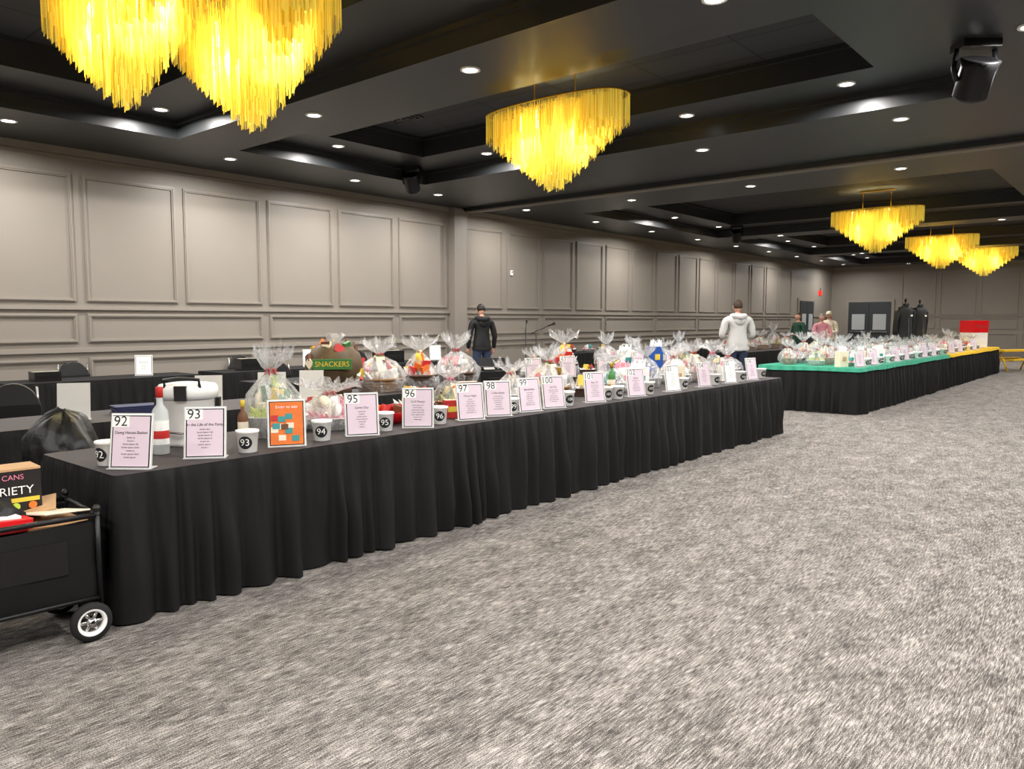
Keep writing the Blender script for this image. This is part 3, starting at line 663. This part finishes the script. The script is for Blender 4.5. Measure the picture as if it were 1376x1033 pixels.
# ------------------------------------------------------------------ wagon
def wagon(loc,rz):
    e=bpy.data.objects.new('folding_wagon',None); S.collection.objects.link(e); e.location=loc; e.rotation_euler=(0,0,rz)
    L,W,z0,z1=.92,.46,.2,.58
    mb=MB()
    def wall(a,b,nrm):
        vs=[];fs=[];n=14;r=6
        for j in range(r+1):
            for i in range(n+1):
                u=i/n;t=j/r; p=Vector(a)+(Vector(b)-Vector(a))*u; bul=.018*math.sin(math.pi*t)*math.sin(math.pi*u)+.004*math.sin(u*30+t*9)
                vs.append((p.x+nrm[0]*bul,p.y+nrm[1]*bul,z0+(z1-z0)*t-(.015*math.sin(math.pi*u) if j==r else 0)))
        for j in range(r):
            for i in range(n): q=j*(n+1)+i; fs.append((q,q+1,q+n+2,q+n+1))
        mb.add(vs,fs,'black_cloth',True)
    wall((0,0,0),(-L,0,0),(0,-1)); wall((0,W,0),(-L,W,0),(0,1)); wall((0,0,0),(0,W,0),(1,0)); wall((-L,0,0),(-L,W,0),(-1,0))
    mb.box((-L/2,W/2,z0),(L,W,.02),'black_cloth')
    mb.box((-L*.35,-.012,.42),(.4,.012,.16),'black_plastic')
    put(mb.mesh('body'),'body',parent=e)
    mb=MB()
    for y in(-.012,W+.012):
        mb.tube([(.02,y,z1+.02),(-L-.02,y,z1+.02)],.013,'metal_black'); mb.tube([(.02,y,z0),(-L-.02,y,z0)],.012,'metal_black')
        for x in(0.01,-L-.01): mb.tube([(x,y,z1+.05),(x,y,.13)],.013,'metal_black'); mb.ell((x,y,z1+.05),(.02,.02,.02),'black_plastic',8)
    for x in(0.01,-L-.01): mb.tube([(x,0,z0),(x,W,z0)],.012,'metal_black'); mb.tube([(x,0,z1+.02),(x,W,z1+.02)],.012,'metal_black')
    put(mb.mesh('frame'),'frame',parent=e)
    mb=MB()
    for x in(-.04,-L+.04):
        for y in(-.03,W-.0):
            mb.lathe([(.065,-.022),(.088,-.02),(.093,0),(.088,.02),(.065,.022)],'tire',26,c=(x,y,.095),rot=(math.pi/2,0,0),cap=False)
            mb.lathe([(.066,-.02),(.058,-.022),(.05,-.01),(.05,.01),(.058,.022),(.066,.02)],'white_plastic',26,c=(x,y,.095),rot=(math.pi/2,0,0),cap=False)
            mb.lathe([(.0,-.026),(.022,-.026),(.022,.026),(0,.026)],'chrome',14,c=(x,y,.095),rot=(math.pi/2,0,0))
            for k in range(6):
                a=k*math.pi/3; mb.tube([(x,y,.095),(x+.054*math.cos(a),y,.095+.054*math.sin(a))],.008,'chrome',6)
            mb.tube([(x,y+.03,.1),(x,y-.03,.1)],.008,'metal_black')
    put(mb.mesh('wheels'),'wheels',parent=e)
    mb=MB()
    mb.box((-.16,.2,.56),(.28,.34,.03),'kraft',rot=(.05,.06,.2)); mb.box((-.13,.12,.615),(.22,.2,.008),'cream',rot=(-.1,.1,.3)); mb.box((-.2,.3,.62),(.24,.2,.01),'kraft',rot=(.15,-.15,-.3))
    mb.box((-.2,.23,.38),(.36,.4,.32),'kraft')
    mb.box((-.34,.07,.60),(.18,.11,.06),'bright_red',rot=(0,.08,.15)); mb.box((-.34,.07,.635),(.1,.07,.015),'paper_white',rot=(0,.08,.15))
    put(mb.mesh('load'),'load',parent=e,bevel=.003)
    mb=MB()
    mb.ell((-.42,.17,.60),(.17,.13,.12),'bag_plastic',22,fn=lambda p:p*(1+.25*noise.noise(p*2.7)+.08*noise.noise(p*7)))
    put(mb.mesh('plastic_sack'),'plastic_sack',parent=e)
    mb=MB(); mb.box((-.29,.34,.71),(.28,.18,.2),'carton_dark'); mb.box((-.29,.34,.816),(.28,.18,.01),'kraft')
    mb.box((-.29,.249,.67),(.26,.004,.02),'yellow'); add_text(mb,"VARIETY",.056,Matrix.Translation((-.29,.246,.715))@RX90,'paper_white'); add_text(mb,"12 CANS",.035,Matrix.Translation((-.29,.246,.78))@RX90,'pink')
    for s in range(4): mb.lathe([(.018,0),(.018,.003)],('red','yellow','lime','orange')[s],12,c=(-.40+.07*s,.248,.64),rot=(math.pi/2,0,0))
    mb.box((-.29,.34,.42),(.28,.18,.39),'carton_dark')
    put(mb.mesh('drinks_carton'),'drinks_carton',parent=e,bevel=.003)
wagon((-3.85,1.45,0),D(86))
# black rubbish bag
mb=MB(); vs=[];fs=[];n=56;rows=30
for j in range(rows+1):
    t=j/rows; z=.95*t
    base=.17+.03*math.sin(math.pi*t)
    if t>.72: base*=math.sqrt(max(.0,1-((t-.72)/.28)**2))*.9+.12
    for i in range(n):
        a=2*math.pi*i/n; c=Vector((math.cos(a),math.sin(a),0))
        k=1+.25*noise.noise(Vector((c.x*1.6,c.y*1.6,t*3)))+.22*abs(noise.noise(Vector((c.x*4.5,c.y*4.5,t*4))))+.07*noise.noise(Vector((c.x*12,c.y*12,t*14)))
        vs.append((base*k*c.x+.03*math.sin(t*5),base*k*c.y,max(0,z+.06*noise.noise(Vector((c.x*2,c.y*2,t*5)))) if j else 0))
for j in range(rows):
    for i in range(n): a=j*n+i;b=j*n+(i+1)%n; fs.append((a,b,b+n,a+n))
fs.append(list(range(n))[::-1]); fs.append([rows*n+i for i in range(n)])
mb.add(vs,fs,'bag_plastic',True)
mb.obj('rubbish_bag',(-5.27,1.84,0),0)

# ------------------------------------------------------------------ people
def person(name,loc,rz,H,topm,legm,hairm,arms='down',hood=False,longhair=False,hem=.86,bulk=1.0,head_tilt=0,cap=None):
    k=H/1.77
    V=[];R=[];E=[]
    def nv(p,r,par=None):
        V.append(p); R.append(r if isinstance(r,tuple) else (r,r)); i=len(V)-1
        if par is not None: E.append((par,i))
        return i
    b=bulk
    pel=nv((0,0,.95),(.165*b,.125*b)); bel=nv((0,.01,1.10),(.16*b,.12*b),pel); ch=nv((0,0,1.28),(.175*b,.125*b),bel); uc=nv((0,-.01,1.42),(.13*b,.10*b),ch); nk=nv((0,.0,1.515),(.058,.058),uc); nh=nv((0,.015,1.60),(.055,.055),nk)
    hands=[]
    for s in(-1,1):
        sh=nv((s*.185*b,-.01,1.425),(.07*b,.07*b),uc)
        if arms=='down': el=(s*.25*b,-.02,1.14); wr=(s*.25*b,.06,.89); hd=(s*.245*b,.09,.83)
        elif arms=='front': el=(s*.25*b,.0,1.13); wr=(s*.15,.24,1.10); hd=(s*.10,.30,1.11)
        elif arms=='reach': el=(s*.25*b,.12,1.17); wr=(s*.17,.36,1.08); hd=(s*.15,.43,1.06)
        e_=nv(el,.052*b,sh); mid=nv(tuple((Vector(el)+Vector(wr))/2),.045*b,e_); w_=nv(wr,.036*b,mid); hands.append((s,Vector(wr),Vector(hd)))
        hp=nv((s*.095,0,.88),.105*b,pel); kn=nv((s*.11,.015,.50),.066*b,hp); cf=nv((s*.112,-.005,.32),.06*b,kn); an=nv((s*.115,-.02,.10),.046,cf); to=nv((s*.13,.14,.045),(.045,.035),an)
    me=bpy.data.meshes.new('sk'); me.from_pydata(V,E,[]); o=bpy.data.objects.new('sk',me); S.collection.objects.link(o)
    md=o.modifiers.new('s','SKIN'); md.use_smooth_shade=True
    sv=me.skin_vertices[0].data
    for i,r in enumerate(R): sv[i].radius=r; sv[i].use_root=(i==0)
    sb=o.modifiers.new('ss','SUBSURF'); sb.levels=2; sb.render_levels=2
    dg=bpy.context.evaluated_depsgraph_get(); dg.update(); ev=bpy.data.meshes.new_from_object(o.evaluated_get(dg))
    mb=MB(); vv=[v.co.copy() for v in ev.vertices]
    for v in vv:
        n_=noise.noise(v*9); v.x*=1+.03*n_; v.y+=.006*noise.noise(v*14+Vector((3,1,2)))
        if v.z<.012: v.z=.004
    groups={}
    for p in ev.polygons:
        c=sum((vv[i] for i in p.vertices),Vector())/len(p.vertices)
        if c.z>1.50: m_='skin'
        elif c.z<.085: m_='shoe'
        elif c.z<hem and abs(c.x)<.22*b and c.y<.2: m_=legm
        else: m_=topm
        groups.setdefault(m_,[]).append(list(p.vertices))
    mb.v=[v[:] for v in vv]
    for m_,fl in groups.items():
        kx=mb.slot(m_)
        for f in fl: mb.f.append(f); mb.m.append(kx); mb.sm.append(True)
    bpy.data.objects.remove(o)
    mb.lathe([(.18*b,hem-.0),(.187*b,hem+.03),(.183*b,hem+.07)],topm,24,c=(0,0,0),sc=(1,.78),cap=False)
    HM=Matrix.Translation((0,.02,1.575))@Matrix.Rotation(-head_tilt,4,'X')
    def hf(p):
        q=p.copy()
        if q.z<0: q.x*=1+.22*q.z; 
        if q.z<-.2 and q.y<0: q.y*=1+.35*(q.z+.2)
        return q
    mb.ell((0,.0,.095),(.078,.098,.118),'skin',20,M=HM,fn=hf)
    mb.tube([(0,.092,.11),(0,.112,.08),(0,.108,.068)],[.008,.016,.01],'skin',8,M=HM)
    mb.box((0,.088,.035),(.045,.012,.008),'pink',M=HM)
    for s in(-1,1):
        mb.ell((s*.03,.087,.105),(.012,.008,.008),'paper_white',8,M=HM); mb.ell((s*.03,.094,.105),(.005,.004,.005),'ink',8,M=HM)
        mb.box((s*.03,.092,.125),(.03,.008,.006),hairm,M=HM); mb.ell((s*.08,-.005,.09),(.012,.022,.032),'skin',10,M=HM)
    def hairf(p):
        q=p.copy()
        if q.y>.25 and q.z<.45: q*=.8
        elif q.z<-.45: q*=.8
        q*=1+.03*noise.noise(q*7)
        return q
    mb.ell((0,-.010,.11),(.088,.106,.125),hairm,22,M=HM,fn=hairf)
    if longhair: mb.ell((0,-.06,.0),(.085,.05,.16),hairm,16,M=HM)
    if cap: mb.ell((0,.0,.15),(.092,.11,.09),cap,18,M=HM); mb.box((0,.13,.14),(.13,.1,.012),cap,M=HM)
    if hood:
        mb.tube([(-.1,.06,1.50),(-.13,-.03,1.50),(-.09,-.11,1.50),(0,-.14,1.48),(.09,-.11,1.50),(.13,-.03,1.50),(.1,.06,1.50)],[.03,.045,.055,.065,.055,.045,.03],topm,10)
        mb.ell((0,-.115,1.42),(.11,.05,.1),topm,14)
    for s,w,h in hands:
        d=(h-w).normalized(); side=Vector((0,0,1)).cross(d); 
        if side.length<.2 or arms=='down': side=Vector((0,1,0))
        side.normalize(); nor=d.cross(side).normalized()
        pe=w+d*.09
        mb.tube([w-d*.02,w+d*.02,w+d*.06,pe],[.024,.034,.042,.036],'skin',10,flat=.5)
        for i in range(4):
            L=(.066,.078,.072,.056)[i]; st=pe+side*(i-1.5)*.019-d*.01
            cur=nor*(-.3*s)
            mb.tube([st,st+d*L*.45,st+d*L*.8+cur*.03,st+d*L*.95+cur*.08],[.009,.0085,.008,.006],'skin',6)
        mb.tube([w+d*.025+side*.025,w+d*.05+side*.055,w+d*.085+side*.06],[.012,.011,.008],'skin',6)
    ob=mb.obj(name,loc,rz); ob.scale=(k,k,k)
    return ob
person('man_in_black_jacket',(-11.05,12.0,0),D(62),1.84,'jacket_black','jeans','hair_dark','down',hood=True,hem=.86,bulk=1.1,head_tilt=.35)
person('man_in_grey_hoodie',(-6.6,14.75,0),D(45),1.9,'hoodie_grey','jeans','hair_brown','front',hood=True,hem=.86,bulk=1.22)
person('person_in_green_jacket',(-8.75,24.0,0),D(150),1.74,'jacket_green','jeans','hair_brown','front',longhair=True,bulk=1.12)
person('person_in_pink_shirt',(-8.25,24.6,0),D(215),1.70,'shirt_pink','pants_tan','hair_grey','reach',bulk=1.1)
person('person_in_cap',(-8.75,26.8,0),D(180),1.8,'cream','jeans','hair_dark','front',cap='cream',bulk=1.1)

def coat(x,y,rz):
    mb=MB()
    mb.lathe([(.14,0),(.14,.015),(.02,.03)],'metal_black',20); mb.tube([(0,0,.02),(0,0,1.2)],.014,'metal_black'); mb.ell((0,0,1.24),(.03,.03,.05),'metal_black',10)
    mb.lathe([(.21,.28),(.2,.3),(.185,.6),(.19,.85),(.205,1.0),(.15,1.07),(.07,1.11),(.065,1.16)],'jacket_black',26,sc=(1,.6),jit=.03,cap=False)
    for s in(-1,1):
        mb.tube([(s*.15,0,1.03),(s*.225,0,.97),(s*.26,.01,.75),(s*.26,.03,.5),(s*.25,.04,.42)],[.06,.065,.056,.05,.048],'jacket_black',12)
    mb.tube([(-.07,-.03,1.15),(0,-.07,1.08),(.07,-.03,1.15)],.02,'jacket_black',8); mb.tube([(0,-.125,.3),(0,-.12,.7),(0,-.09,1.08)],.006,'chrome',5)
    mb.box((.07,-.128,.88),(.06,.01,.04),'paper_white')
    mb.obj('jacket_on_display_stand',(x,y,.757),rz)
coat(-4.75,19.88,D(60)); coat(-4.75,21.25,D(65))
mb=MB(); mb.box((0,0,.62),(1.5,.5,.05),'yellow_cloth')
for sx in(-.6,.6):
    mb.tube([(sx-.05,-.3,0),(sx,0,.6),(sx+.05,.3,0)],.025,'yellow_cloth')
for sy in(-.45,.45): mb.box((0,sy,.36),(1.5,.2,.04),'yellow_cloth'); 
mb.tube([(-.6,-.45,.34),(-.6,.45,.34)],.02,'yellow_cloth'); mb.tube([(.6,-.45,.34),(.6,.45,.34)],.02,'yellow_cloth')
mb.obj('picnic_bench',(-3.5,27.6,0),D(60))

# ------------------------------------------------------------------ world + camera
w=bpy.data.worlds.new('World'); S.world=w; w.use_nodes=True; w.node_tree.nodes['Background'].inputs[0].default_value=(.5,.52,.55,1); w.node_tree.nodes['Background'].inputs[1].default_value=.2
cam=bpy.data.cameras.new('Camera'); co=bpy.data.objects.new('Camera',cam); S.collection.objects.link(co); S.camera=co
cam.sensor_fit='HORIZONTAL'; cam.sensor_width=36; cam.lens=27.05; cam.clip_end=200
co.location=(0,0,1.52); co.rotation_euler=(math.radians(90-4.75),0,math.radians(40.4))
